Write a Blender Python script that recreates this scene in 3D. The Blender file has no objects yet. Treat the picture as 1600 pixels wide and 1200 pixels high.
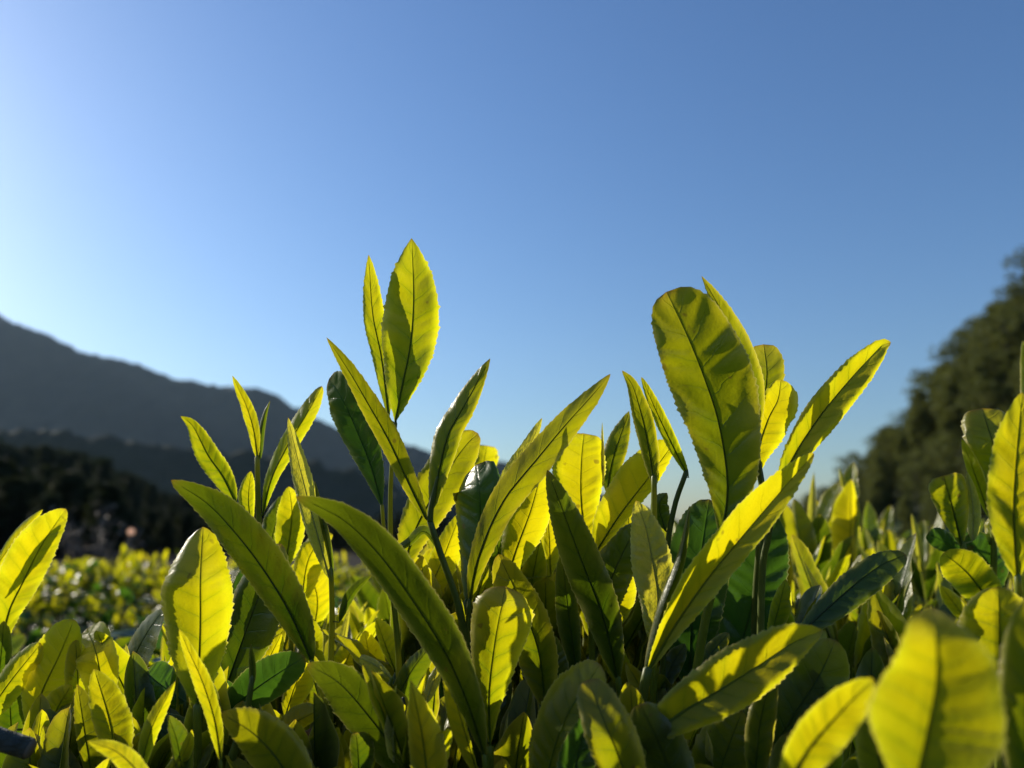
import bpy, math, random
import numpy as np
from mathutils import Vector, Matrix
R = math.radians
sc = bpy.context.scene
col = sc.collection

# ------------------------------------------------------------------ camera, sky, sun, exposure
PITCH = R(10.6); CAMZ = 0.85; FPX = 1256.0
cam_d = bpy.data.cameras.new('camera'); cam = bpy.data.objects.new('camera', cam_d); col.objects.link(cam)
cam.location = (0, 0, CAMZ); cam.rotation_euler = (R(90) + PITCH, 0, 0)
cam_d.sensor_width = 36.0; cam_d.lens = 36.0 * FPX / 1600.0
cam_d.clip_start = 0.01; cam_d.clip_end = 20000
cam_d.dof.use_dof = True; cam_d.dof.focus_distance = 0.235; cam_d.dof.aperture_fstop = cam_d.lens / 2.3
sc.camera = cam
SUN_EL, SUN_AZ = R(22), R(-56)            # azimuth from the view direction, negative = left
sdir = Vector((math.sin(SUN_AZ) * math.cos(SUN_EL), math.cos(SUN_AZ) * math.cos(SUN_EL), math.sin(SUN_EL)))
w = bpy.data.worlds.new('World'); sc.world = w; w.use_nodes = True
wn = w.node_tree; bg = wn.nodes['Background']
sky = wn.nodes.new('ShaderNodeTexSky'); sky.sky_type = 'NISHITA'; sky.sun_disc = False
sky.sun_elevation = SUN_EL; sky.sun_rotation = SUN_AZ
sky.air_density = 1.35; sky.dust_density = 0.75; sky.ozone_density = 6.0
gm = wn.nodes.new('ShaderNodeGamma'); gm.inputs[1].default_value = 1.045; hs = wn.nodes.new('ShaderNodeHueSaturation'); hs.inputs['Saturation'].default_value = 1.06; hs.inputs['Hue'].default_value = .506
wn.links.new(sky.outputs[0], gm.inputs[0]); wn.links.new(gm.outputs[0], hs.inputs['Color']); wn.links.new(hs.outputs[0], bg.inputs[0]); bg.inputs[1].default_value = 0.094
sl = bpy.data.lights.new('sun', 'SUN'); sl.energy = 5.0; sl.angle = R(0.5); sl.color = (1.0, 0.91, 0.76)
so = bpy.data.objects.new('sun', sl); col.objects.link(so)
so.rotation_euler = (-sdir).to_track_quat('-Z', 'Y').to_euler()
sc.view_settings.view_transform = 'Standard'; sc.view_settings.look = 'None'
sc.view_settings.exposure = 0.5; sc.view_settings.gamma = 1.0
sc.cycles.max_bounces = 8; sc.cycles.transmission_bounces = 6; sc.cycles.diffuse_bounces = 5
sc.cycles.sample_clamp_indirect = 6.0

# ------------------------------------------------------------------ helpers
cp, sp = math.cos(PITCH), math.sin(PITCH)
def at(x, y, d):
    """a point of the place at depth d (metres) seen along pixel (x, y) of the 1600x1200 photograph"""
    a = (x - 800.0) / FPX * d; b = (600.0 - y) / FPX * d
    return np.array([a, d * cp - b * sp, CAMZ + d * sp + b * cp])
CAMP = np.array([0, 0, CAMZ])
SUNV = np.array(sdir)
def nrm(v):
    return v / (np.linalg.norm(v, axis=-1, keepdims=True) + 1e-12)
def link(name, me, parent=None, mat=None):
    o = bpy.data.objects.new(name, me); col.objects.link(o)
    if parent is not None: o.parent = parent
    if mat is not None and me is not None and not me.materials: me.materials.append(mat)
    return o
def tag(o, label=None, cat=None, group=None, kind=None):
    if label: o['label'] = label
    if cat: o['category'] = cat
    if group: o['group'] = group
    if kind: o['kind'] = kind
    return o
def empty(name, loc=(0, 0, 0)):
    o = bpy.data.objects.new(name, None); o.empty_display_size = 0.01; o.location = loc; col.objects.link(o); return o
def spline(P, n):
    """Catmull-Rom through the rows of P, n samples evenly by arc length"""
    P = np.asarray(P, float)
    if len(P) == 2: P = np.array([P[0], (P[0] + P[1]) / 2, P[1]])
    Q = np.vstack([2 * P[0] - P[1], P, 2 * P[-1] - P[-2]])
    out = []
    for i in range(1, len(Q) - 2):
        a, b, c, d = Q[i - 1], Q[i], Q[i + 1], Q[i + 2]
        for t in np.linspace(0, 1, 24, endpoint=False):
            out.append(0.5 * ((2 * b) + (c - a) * t + (2 * a - 5 * b + 4 * c - d) * t * t + (3 * b - a - 3 * c + d) * t ** 3))
    out.append(Q[-2]); out = np.array(out)
    s = np.concatenate([[0], np.cumsum(np.linalg.norm(np.diff(out, axis=0), axis=1))])
    u = np.linspace(0, s[-1], n)
    return np.stack([np.interp(u, s, out[:, k]) for k in range(out.shape[1])], 1)
class MB:
    def __init__(s): s.v = []; s.f = []; s.uv = []; s.n = 0
    def add(s, V, F, UV=None):
        V = np.asarray(V, float); s.v.append(V); F = np.asarray(F, int)
        s.f.append(F + s.n); s.uv.append(np.zeros((len(V), 2)) if UV is None else np.asarray(UV, float)); s.n += len(V)
    def mesh(s, name, mats=(), smooth=True):
        V = np.vstack(s.v); UV = np.vstack(s.uv); me = bpy.data.meshes.new(name)
        F = np.vstack(s.f); n = len(F)
        me.vertices.add(len(V)); me.vertices.foreach_set('co', V.astype(np.float32).ravel())
        me.loops.add(n * 4); me.loops.foreach_set('vertex_index', F.astype(np.int32).ravel())
        me.polygons.add(n); me.polygons.foreach_set('loop_start', np.arange(0, n * 4, 4, dtype=np.int32))
        try: me.polygons.foreach_set('loop_total', np.full(n, 4, dtype=np.int32))
        except Exception: pass
        uvl = me.uv_layers.new(name='UVMap'); uvl.data.foreach_set('uv', UV[F.ravel()].astype(np.float32).ravel())
        me.polygons.foreach_set('use_smooth', np.full(n, smooth, dtype=bool))
        me.update(calc_edges=True)
        for m in mats: me.materials.append(m)
        return me
def gridfaces(nr, nc, wrap=False):
    r = np.arange(nr - 1)[:, None]; c = np.arange(nc if wrap else nc - 1)[None, :]
    a = r * nc + c; b = r * nc + (c + 1) % nc
    return np.stack([a, b, b + nc, a + nc], -1).reshape(-1, 4)
def tube(mb, P, rad, k=8, n=None, uvv=0.0, cap=True):
    n = n or max(4, 4 * len(P))
    C = spline(P, n); rad = np.interp(np.linspace(0, 1, n), np.linspace(0, 1, len(rad)), rad)
    if cap:
        C = np.vstack([C[0], C, C[-1] + (C[-1] - C[-2]) * 0.3]); rad = np.concatenate([[rad[0] * .02], rad, [rad[-1] * .05]])
    T = nrm(np.gradient(C, axis=0)); up = np.array([0.3, 0.1, 1.0]) if abs(T[:, 2]).mean() < .8 else np.array([1.0, .2, 0.1])
    A = nrm(np.cross(T, up)); B = np.cross(T, A)
    th = np.linspace(0, 2 * np.pi, k, endpoint=False)
    V = C[:, None] + rad[:, None, None] * (A[:, None] * np.cos(th)[None, :, None] + B[:, None] * np.sin(th)[None, :, None])
    UV = np.zeros((len(C), k, 2)); UV[..., 0] = 0.5; UV[..., 1] = uvv
    mb.add(V.reshape(-1, 3), gridfaces(len(C), k, True), UV.reshape(-1, 2))
def prof(t, a, b):
    p = a / (a + b)
    return (np.clip(t, 0, 1) ** a * np.clip(1 - t, 0, 1) ** b) / (p ** a * (1 - p) ** b)
def leaf(mb, P, wl, wr, N0, dl=0.3, dr=0.3, a=.95, b=.8, nt=80, nc=7, teeth=26, bump=1.0, wave=1.0, curl=0.25, rib=0.0006, seed=0, stem=None, twist=0.0, ql=None, qr=None, rim=None):
    """one tea leaf: P midrib from base to tip, wl / wr half widths in metres, N0 rough face normal, dl / dr how far each half folds back"""
    rg = np.random.RandomState(seed)
    C = spline(P, nt); t = np.linspace(0, 1, nt); T = nrm(np.gradient(C, axis=0))
    Lg = np.linalg.norm(np.diff(C, axis=0), axis=1).sum()
    N = np.asarray(N0, float); N = N if N.ndim == 2 else np.tile(N, (nt, 1))
    S = nrm(np.cross(N, T)); N = nrm(np.cross(T, S))
    if twist:
        an = (twist * t)[:, None]; S, N = S * np.cos(an) + N * np.sin(an), N * np.cos(an) - S * np.sin(an)
    def lean(q, sg, d0):
        # how far a half must lean back for the low sun behind it to strike it at the wanted slant
        if q is None: return d0
        Tm, Nm = nrm(T.mean(0)), nrm(N.mean(0)); Sm = nrm(np.cross(Nm, Tm)); Nm = np.cross(Tm, Sm); best = None
        for d in np.linspace(-1.3, 1.3, 53):
            v = sg * Sm - Nm * d; n = nrm(np.cross(v, Tm)); n = n if n @ Nm > 0 else -n
            c = abs(-(n @ SUNV) - q) + .06 * abs(d)
            if best is None or c < best[0]: best = (c, d)
        return best[1]
    dl, dr = lean(ql, 1, dl), lean(qr, -1, dr)
    rim = rg.uniform(-1.0, .25) if rim is None else rim
    pr = prof(t, a, b); pr = np.maximum(pr, 0.0)
    us = np.concatenate([-np.linspace(1, 0, nc + 1)[:-1] ** 0.8, [0], np.linspace(0, 1, nc + 1)[1:] ** 0.8])
    V = np.zeros((nt, len(us), 3)); UV = np.zeros((nt, len(us), 2))
    nv = 7.5 + rg.rand() * 2; ph = rg.rand() * 6.28; k1 = 2.2 + rg.rand() * 2; A = 0.028 * bump * (.6 + .8 * rg.rand()) * (wl + wr)
    tt = t * teeth + .35 * np.sin(t * 31 + ph); tam = np.random.RandomState(seed + 7).uniform(.35, 1.5, int(teeth) + 3); saw = (tt % 1.0) ** 1.3 * tam[np.clip(tt.astype(int), 0, int(teeth) + 2)]
    twist = twist if twist is not None else rg.uniform(-.3, .3)
    jit = 1 + .035 * np.sin(t * 17 + ph) * rg.rand() + .02 * rg.randn(nt).cumsum() / np.sqrt(nt)
    for j, u in enumerate(us):
        au = abs(u); W = (wl if u < 0 else wr) * pr * jit; dd = dl if u < 0 else dr
        sgn = 1 if u < 0 else -1
        s = W * au
        if au > .99 and teeth: s = s + (saw - 0.35) * min(0.0006, 0.035 * (wl + wr)) * np.clip(pr * 2, 0, 1)
        vs = t * nv + .30 * np.sin(t * 11 + ph) + .18 * np.sin(t * 23 + 2 * ph + (u > 0)) - au * 0.9 + (0.25 if u > 0 else 0)
        puff = (np.abs(np.sin(np.pi * vs)) ** 0.6 - .6) * (au * (1.15 - au)) * 3.2 * A * np.clip(pr * 1.6, 0, 1)
        wav = wave * 0.10 * W * au ** 2 * np.sin(t * 6.28 * k1 + ph + (2.1 if u > 0 else 0))
        roll = rim * W * max(0, (au - .72) / .28) ** 2 * .35 * np.clip(pr, 0, 1)
        back = -(dd * s) - curl * (.25 + .5 * abs(dd)) * np.sign(dd + 1e-6) * W * (au ** 2 - .35 * au) + puff + wav + roll
        V[:, j] = C + S * (sgn * s)[:, None] + N * back[:, None]
        UV[:, j, 0] = 0.5 + 0.5 * u; UV[:, j, 1] = t
    mb.add(V.reshape(-1, 3), gridfaces(nt, len(us)), UV.reshape(-1, 2))
    if rib:
        idx = np.linspace(0, int(nt * .93), 12).astype(int); PR = C[idx]; rr = rib * (1 - .85 * t[idx])
        if stem is not None:
            PR = np.vstack([stem, stem * .4 + C[0] * .6, PR]); rr = np.concatenate([[rib * 1.25, rib * 1.1], rr])
        tube(mb, PR, rr, k=6, n=26, uvv=0.02)

# ------------------------------------------------------------------ materials
def nodes(name):
    m = bpy.data.materials.new(name); m.use_nodes = True; nt = m.node_tree
    for n in list(nt.nodes): nt.nodes.remove(n)
    out = nt.nodes.new('ShaderNodeOutputMaterial'); return m, nt, out
def mth(nt, op, a, b=None, c=None, clamp=False):
    n = nt.nodes.new('ShaderNodeMath'); n.operation = op; n.use_clamp = clamp
    for i, v in enumerate((a, b, c)):
        if v is None: continue
        if isinstance(v, (int, float)): n.inputs[i].default_value = v
        else: nt.links.new(v, n.inputs[i])
    return n.outputs[0]
def mixc(nt, f, a, b, mode='MIX'):
    n = nt.nodes.new('ShaderNodeMix'); n.data_type = 'RGBA'; n.blend_type = mode
    for s, v in ((n.inputs[0], f), (n.inputs[6], a), (n.inputs[7], b)):
        if isinstance(v, (int, float)): s.default_value = v
        elif isinstance(v, tuple): s.default_value = (*v, 1)
        else: nt.links.new(v, s)
    return n.outputs[2]
def leaf_material(name, refl, refl2, trans, trans2, edge, tf=.5, rough=.42, fuzz=0.0, coat=0.0, veinl=.62, spots=0.0):
    m, nt, out = nodes(name); L = nt.links.new
    uv = nt.nodes.new('ShaderNodeUVMap'); uv.uv_map = 'UVMap'
    sx = nt.nodes.new('ShaderNodeSeparateXYZ'); L(uv.outputs[0], sx.inputs[0])
    u = mth(nt, 'ABSOLUTE', mth(nt, 'MULTIPLY_ADD', sx.outputs[0], 2, -1)); v = sx.outputs[1]
    side = mth(nt, 'GREATER_THAN', sx.outputs[0], .5)
    tc = nt.nodes.new('ShaderNodeTexCoord'); oi = nt.nodes.new('ShaderNodeObjectInfo')
    addv = nt.nodes.new('ShaderNodeVectorMath'); addv.operation = 'MULTIPLY_ADD'
    L(oi.outputs['Random'], addv.inputs[0]); addv.inputs[1].default_value = (7, 13, 5); L(tc.outputs['Object'], addv.inputs[2])
    def noise(scale, detail=3, rough=.55):
        n = nt.nodes.new('ShaderNodeTexNoise'); n.inputs['Scale'].default_value = scale; n.inputs['Detail'].default_value = detail
        n.inputs['Roughness'].default_value = rough; L(addv.outputs[0], n.inputs['Vector']); return n.outputs[0]
    n1 = noise(45); n2 = noise(900, 2); n3 = noise(160, 4)
    wob = mth(nt, 'ADD', mth(nt, 'MULTIPLY_ADD', n3, .35, -.17), mth(nt, 'MULTIPLY_ADD', n1, .9, -.45))
    s = mth(nt, 'ADD', mth(nt, 'MULTIPLY_ADD', v, 8.6, mth(nt, 'MULTIPLY', u, -.9)), mth(nt, 'MULTIPLY_ADD', side, .25, wob))
    fr = mth(nt, 'ABSOLUTE', mth(nt, 'MULTIPLY_ADD', mth(nt, 'FRACT', s), 2, -1))   # 1 on a vein
    vein = mth(nt, 'POWER', fr, 22); vein = mth(nt, 'MULTIPLY', vein, mth(nt, 'SUBTRACT', 1.05, u, clamp=True))
    rib = mth(nt, 'POWER', mth(nt, 'SUBTRACT', 1, u, clamp=True), 34)
    vm = mth(nt, 'MAXIMUM', mth(nt, 'MULTIPLY', vein, .45), mth(nt, 'MULTIPLY', rib, .8))
    vor = nt.nodes.new('ShaderNodeTexVoronoi'); vor.feature = 'DISTANCE_TO_EDGE'; vor.inputs['Scale'].default_value = 420; L(addv.outputs[0], vor.inputs['Vector'])
    ret = mth(nt, 'SUBTRACT', 1, mth(nt, 'MULTIPLY', vor.outputs['Distance'], 9, clamp=True), clamp=True)
    soft = mth(nt, 'POWER', fr, 2.5)                                            # tissue beside a vein is deeper green
    mot = mth(nt, 'MULTIPLY_ADD', n1, 1.6, -.3, clamp=True)
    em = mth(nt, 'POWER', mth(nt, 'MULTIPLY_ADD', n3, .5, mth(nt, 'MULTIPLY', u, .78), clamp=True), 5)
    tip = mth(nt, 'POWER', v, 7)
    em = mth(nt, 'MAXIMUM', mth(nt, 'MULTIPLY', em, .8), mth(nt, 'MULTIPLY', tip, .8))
    rnd = mth(nt, 'MULTIPLY_ADD', oi.outputs['Random'], .7, -.35)
    fmix = mth(nt, 'ADD', mth(nt, 'MULTIPLY_ADD', mot, .62, mth(nt, 'MULTIPLY', soft, .27)), mth(nt, 'ADD', rnd, mth(nt, 'MULTIPLY_ADD', v, -.75, .30)), clamp=True)
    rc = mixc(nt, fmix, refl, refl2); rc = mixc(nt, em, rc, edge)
    rc = mixc(nt, mth(nt, 'MULTIPLY', vm, .5), rc, tuple(min(1, x * 1.7 + .01) for x in refl))
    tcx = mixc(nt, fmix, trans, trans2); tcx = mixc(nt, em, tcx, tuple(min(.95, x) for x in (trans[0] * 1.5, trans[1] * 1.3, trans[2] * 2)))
    rim_glow = mth(nt, 'MULTIPLY', mth(nt, 'POWER', u, 60), .85)
    rc = mixc(nt, rim_glow, rc, (.55, .48, .20)); tcx = mixc(nt, rim_glow, tcx, (.95, .80, .25))  # rim light caught by edge teeth and down, painted into both colours
    bt = mth(nt, 'MULTIPLY', mth(nt, 'POWER', v, 55), .85)
    rc = mixc(nt, bt, rc, (.16, .07, .03)); tcx = mixc(nt, bt, tcx, (.42, .20, .03))
    dk = tuple(x * veinl for x in trans2)
    tcx = mixc(nt, mth(nt, 'MULTIPLY', vm, .5), tcx, dk)
    tcx = mixc(nt, mth(nt, 'MULTIPLY', ret, .05), tcx, dk)
    n5 = noise(230, 1); fl = mth(nt, 'MULTIPLY', mth(nt, 'SUBTRACT', n5, .735, clamp=True), 22, clamp=True)
    rc = mixc(nt, mth(nt, 'MULTIPLY', fl, .6), rc, (.09, .05, .02)); tcx = mixc(nt, mth(nt, 'MULTIPLY', fl, .6), tcx, (.22, .13, .02))
    if spots:
        n4 = noise(70, 2); sm = mth(nt, 'MULTIPLY', mth(nt, 'SUBTRACT', n4, .63, clamp=True), 9 * spots, clamp=True)
        rc = mixc(nt, sm, rc, (.10, .05, .02)); tcx = mixc(nt, sm, tcx, (.25, .13, .02))
    bmp = nt.nodes.new('ShaderNodeBump'); bmp.inputs['Strength'].default_value = .55; bmp.inputs['Distance'].default_value = .0006
    h = mth(nt, 'ADD', mth(nt, 'MULTIPLY', vm, -.8), mth(nt, 'ADD', mth(nt, 'MULTIPLY', n3, .5), mth(nt, 'MULTIPLY', ret, -.03)))
    h = mth(nt, 'ADD', h, mth(nt, 'MULTIPLY', n2, .25 + fuzz)); L(h, bmp.inputs['Height'])
    p = nt.nodes.new('ShaderNodeBsdfPrincipled'); L(rc, p.inputs['Base Color']); p.inputs['Roughness'].default_value = rough
    p.inputs['Specular IOR Level'].default_value = .40
    rr = mth(nt, 'MULTIPLY_ADD', n3, .25, rough - .12); L(rr, p.inputs['Roughness'])
    p.inputs['Coat Weight'].default_value = coat; p.inputs['Coat Roughness'].default_value = .22
    p.inputs['Sheen Weight'].default_value = fuzz * .5; p.inputs['Sheen Roughness'].default_value = .35; p.inputs['Sheen Tint'].default_value = (1, .95, .8, 1)
    L(bmp.outputs[0], p.inputs['Normal'])
    tr = nt.nodes.new('ShaderNodeBsdfTranslucent'); L(tcx, tr.inputs[0]); L(bmp.outputs[0], tr.inputs['Normal'])
    mx = nt.nodes.new('ShaderNodeMixShader'); mx.inputs[0].default_value = tf
    L(p.outputs[0], mx.inputs[1]); L(tr.outputs[0], mx.inputs[2]); L(mx.outputs[0], out.inputs[0])
    return m
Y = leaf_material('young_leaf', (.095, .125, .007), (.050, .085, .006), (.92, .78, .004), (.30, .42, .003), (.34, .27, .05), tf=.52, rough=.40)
O = leaf_material('half_shaded_leaf', (.052, .076, .006), (.030, .054, .005), (.54, .54, .004), (.15, .26, .003), (.28, .24, .05), tf=.46, rough=.37)  # young leaf darkened; shade from neighbouring leaves put into its colours
G = leaf_material('shaded_green_leaf', (.030, .050, .006), (.017, .036, .005), (.19, .26, .004), (.05, .14, .003), (.20, .19, .05), tf=.42, rough=.30, coat=.2)  # green leaf made darker still, with shade put into its colours
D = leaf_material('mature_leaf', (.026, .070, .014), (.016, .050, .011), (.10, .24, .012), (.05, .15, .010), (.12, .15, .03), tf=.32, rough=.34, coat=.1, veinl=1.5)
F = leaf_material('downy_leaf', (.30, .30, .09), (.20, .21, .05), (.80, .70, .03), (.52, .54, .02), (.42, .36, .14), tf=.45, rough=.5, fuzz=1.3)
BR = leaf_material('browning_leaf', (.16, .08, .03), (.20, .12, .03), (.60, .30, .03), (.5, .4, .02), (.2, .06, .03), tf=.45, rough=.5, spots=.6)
MATS = dict(O=O, Y=Y, G=G, D=D, F=F, B=BR)
def plain(name, c1, c2, scale=30, rough=.6, bump=.3, dist=.001, trans=None, tf=.3, spec=.4, coat=0):
    m, nt, out = nodes(name); L = nt.links.new
    tc = nt.nodes.new('ShaderNodeTexCoord'); n = nt.nodes.new('ShaderNodeTexNoise'); n.inputs['Scale'].default_value = scale; n.inputs['Detail'].default_value = 6
    L(tc.outputs['Object'], n.inputs['Vector']); f = mth(nt, 'MULTIPLY_ADD', n.outputs[0], 2.2, -.6, clamp=True)
    cc = mixc(nt, f, c1, c2); p = nt.nodes.new('ShaderNodeBsdfPrincipled'); L(cc, p.inputs['Base Color']); p.inputs['Roughness'].default_value = rough
    p.inputs['Specular IOR Level'].default_value = spec
    b = nt.nodes.new('ShaderNodeBump'); b.inputs['Strength'].default_value = bump; b.inputs['Distance'].default_value = dist; L(n.outputs[0], b.inputs['Height']); L(b.outputs[0], p.inputs['Normal'])
    if trans:
        tr = nt.nodes.new('ShaderNodeBsdfTranslucent'); tr.inputs[0].default_value = (*trans, 1)
        mx = nt.nodes.new('ShaderNodeMixShader'); mx.inputs[0].default_value = tf; L(p.outputs[0], mx.inputs[1]); L(tr.outputs[0], mx.inputs[2]); L(mx.outputs[0], out.inputs[0])
    else: L(p.outputs[0], out.inputs[0])
    return m
STEM = plain('green_stem', (.17, .20, .02), (.10, .14, .015), 200, .4, .3, .0004, trans=(.5, .5, .02), tf=.35)
STEMD = plain('dark_stem', (.11, .14, .02), (.065, .09, .015), 200, .42, .3, .0004, trans=(.25, .28, .02), tf=.25)
BARK = plain('bark', (.055, .055, .040), (.022, .024, .018), 260, .7, 1.0, .003)
SOIL = plain('soil', (.030, .024, .016), (.018, .015, .010), 6, .95, .6, .02, spec=.05)
WOOD = plain('wooded_slope', (.018, .026, .014), (.032, .038, .020), .03, .9, .9, 3.0, spec=.1)
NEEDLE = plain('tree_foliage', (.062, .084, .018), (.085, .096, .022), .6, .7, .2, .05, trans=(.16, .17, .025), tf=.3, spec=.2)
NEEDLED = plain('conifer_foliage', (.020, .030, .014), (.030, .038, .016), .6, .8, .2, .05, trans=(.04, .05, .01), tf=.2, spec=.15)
DRY = plain('dry_twig', (.16, .12, .09), (.10, .08, .06), 20, .8, .2, .002)
METAL = plain('added_post', (.25, .24, .23), (.18, .17, .16), 20, .5, .2, .002)
PINK = plain('glint_board', (.80, .62, .52), (.76, .58, .50), 5, .5, .1, .001, trans=(.98, .76, .62), tf=.7)  # translucent board added so the low sun behind it gives a glint

# ------------------------------------------------------------------ the setting
def ngrid(xs, ys, hf, name, mat, label):
    X, Yy = np.meshgrid(xs, ys); Z = hf(X, Yy)
    mb = MB(); mb.add(np.stack([X, Yy, Z], -1).reshape(-1, 3), gridfaces(len(ys), len(xs)), np.stack([X, Yy], -1).reshape(-1, 2))
    o = link(name, mb.mesh(name, [mat])); tag(o, label, name, kind='structure'); return o
rs = np.random.RandomState(3)
FR = [(rs.rand(2) * 2 - 1, rs.rand() * 6.28) for _ in range(40)]
def fbm(X, Yy, base, amp, octs=6):
    Z = 0
    for i in range(octs):
        for j in range(3):
            d, ph = FR[(i * 3 + j) % 40]; d = d / np.linalg.norm(d)
            Z = Z + amp * np.sin((X * d[0] + Yy * d[1]) * base * 2 ** i + ph + 1.3 * np.sin((X * d[1] - Yy * d[0]) * base * 1.7 * 2 ** i + ph * 2))
        amp *= .5
    return Z
def ridge(pts, depth, back, toe, name, mat, label, rough=6, base=.01, nx=260, ny=70):
    """a long hill: its crest line at the given depth, falling to the valley on both sides"""
    W = np.array([at(x, y, depth) for x, y in pts]); W = W[np.argsort(W[:, 0])]
    xs = np.linspace(W[0, 0], W[-1, 0], nx); ys = np.linspace(toe, depth + back, ny)
    yc = W[:, 1].mean()
    def hf(X, Yy):
        c = np.interp(X, W[:, 0], W[:, 2]) + 0.0
        r = np.where(Yy < yc, (Yy - toe) / (yc - toe), 1 - (Yy - yc) / (depth + back - yc) )
        r = np.clip(r, 0, 1); n = fbm(X, Yy, base, rough)
        return np.where(r < 1, c * (r ** 1.1), c) + n * np.minimum(1, (1 - np.abs(r - .5) * 1.6)) + fbm(X, Yy, base * 9, rough * .7, 4) * (r > .02)
    return ngrid(xs, ys, hf, name, mat, label)
# ground: one sheet to the horizon
g = np.concatenate([-np.geomspace(3000, 2, 40), np.linspace(-1.5, 1.5, 13), np.geomspace(2, 3000, 40)])
ngrid(g, g + 0.0, lambda X, Yy: 0.0 * X + np.where(np.hypot(X, Yy) < 300, .03 * np.sin(X * .7) * np.cos(Yy * .5), 0), 'ground', SOIL, 'dark earth under and between the tea rows')
ridge([(-1100, 330), (-600, 360), (-300, 400), (-120, 445), (0, 490), (60, 512), (130, 546), (200, 560), (260, 586), (330, 601), (400, 606), (425, 610), (460, 634), (520, 664), (600, 688), (680, 708), (790, 722), (900, 760), (1000, 800), (1100, 834)],
      1500, 900, 1060, 'mountain', WOOD, 'blue grey wooded mountain ridge sloping down behind the tea', 3, .009)
ridge([(-1500, 560), (-700, 610), (-200, 650), (0, 672), (150, 680), (300, 692), (420, 708), (520, 730), (640, 768), (760, 806), (900, 834)],
      420, 120, 370, 'hill', WOOD, 'darker wooded spur in front of the mountain', 1.5, .02)
HC = np.array([58., 70.]); HR = 34.
def hillh(X, Yy):
    r = np.hypot(X - HC[0], Yy - HC[1]); return 35.5 * np.clip(1 - r / HR, 0, 1) ** 1.6
ngrid(np.linspace(20, 98, 90), np.linspace(32, 110, 90), lambda X, Yy: hillh(X, Yy) - .05 + .25 * np.sin(X * 1.3) * np.sin(Yy * 1.1) * (hillh(X, Yy) > 0), 'hillside', WOOD, 'steep dark wooded hillside rising at the edge of the tea field')

# the air: one box round everything, the sky outside it
def haze_box():
    m, nt, out = nodes('haze'); v = nt.nodes.new('ShaderNodeVolumePrincipled'); v.inputs['Color'].default_value = (.50, .70, .95, 1)
    v.inputs['Density'].default_value = HAZE; v.inputs['Anisotropy'].default_value = .35; nt.links.new(v.outputs[0], out.inputs['Volume'])
    a = [(-3300, -3300, -1.2), (3300, 3300, 720)]; V = [(a[i][0], a[j][1], a[k][2]) for i in (0, 1) for j in (0, 1) for k in (0, 1)]
    F = [(0, 1, 3, 2), (4, 6, 7, 5), (0, 4, 5, 1), (2, 3, 7, 6), (0, 2, 6, 4), (1, 5, 7, 3)]
    me = bpy.data.meshes.new('haze'); me.from_pydata(V, [], F); me.materials.append(m); o = link('haze', me)
    tag(o, 'thin blue haze lying over the valley and the mountain', 'haze', kind='stuff')
HAZE = 4.8e-5
haze_box()
# ------------------------------------------------------------------ trees
def tree_meshes(seed, H, Wd, conifer):
    rg = np.random.RandomState(seed); tb = MB(); cb = MB()
    tube(tb, [[0, 0, -.5], [.05 * H * (rg.rand() - .5), 0, H * .5], [0, 0, H * .95]], [H * .022, H * .014, H * .003], k=7)
    V = []; cl = []
    nb = 34 if conifer else 26
    for i in range(nb):
        f = .14 + .84 * (i + rg.rand()) / nb; z = H * f; an = i * 2.4 + rg.rand()
        if conifer: ln = Wd * (1.02 - f) ** .75 * (.75 + .5 * rg.rand())
        else: ln = Wd * math.sqrt(max(.05, 1 - ((f - .58) / .5) ** 2)) * (.7 + .5 * rg.rand())
        e = np.array([math.cos(an) * ln, math.sin(an) * ln, z + ln * (-.15 if conifer else .35)])
        tube(tb, [[0, 0, z - .03 * H], (e + [0, 0, z]) / 2 + rg.randn(3) * .05, e], [H * .006, H * .004, H * .001], k=4, n=5)
        for q in (.45, .7, .95): cl.append((np.array([0, 0, z]) * (1 - q) + e * q, Wd * (.30 if conifer else .34) * (.7 + .6 * rg.rand())))
    for c, r in cl:
        n = 46; d = nrm(rg.randn(n, 3)) * (rg.rand(n, 1) ** .45) * r * np.array([1, 1, .62]); cc = c + d
        a = nrm(rg.randn(n, 3)); b = nrm(np.cross(a, rg.randn(n, 3))); s = (.10 + .14 * rg.rand(n, 1)) * (H / 8)
        Q = np.stack([cc - a * s, cc + b * s * .5, cc + a * s, cc - b * s * .5], 1).reshape(-1, 3)
        cb.add(Q, np.arange(n * 4).reshape(-1, 4))
    return tb.mesh('trunk', [BARK]), cb.mesh('crown', [NEEDLED if conifer == 2 else NEEDLE], smooth=False)
TV = [tree_meshes(s, 8, 2.3 if c else 3.0, c) for s, c in ((1, 1), (2, 0), (3, 1), (4, 0), (5, 1))]
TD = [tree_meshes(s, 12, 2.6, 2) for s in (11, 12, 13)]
def tree(v, loc, s, rz, name, label, cat, group, wide=1.0):
    r = empty(name, loc); r.scale = (s * wide, s * wide, s); r.rotation_euler.z = rz; tag(r, label, cat, group)
    link('trunk', v[0], r); link('crown', v[1], r)
rg = random.Random(5); nT = 0
cand = []
for i in range(3000):
    x = 22 + rg.random() * 66; y = 34 + rg.random() * 70; r = math.hypot(x - HC[0], y - HC[1])
    if r > HR - .5: continue
    # keep the face turned to the field and the skyline
    if (x - HC[0]) * HC[0] + (y - HC[1]) * HC[1] > 900: continue
    if math.degrees(math.atan2(x, y)) > 39: continue
    if all((x - a) ** 2 + (y - b) ** 2 > 1.9 ** 2 for a, b in cand): cand.append((x, y))
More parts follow.
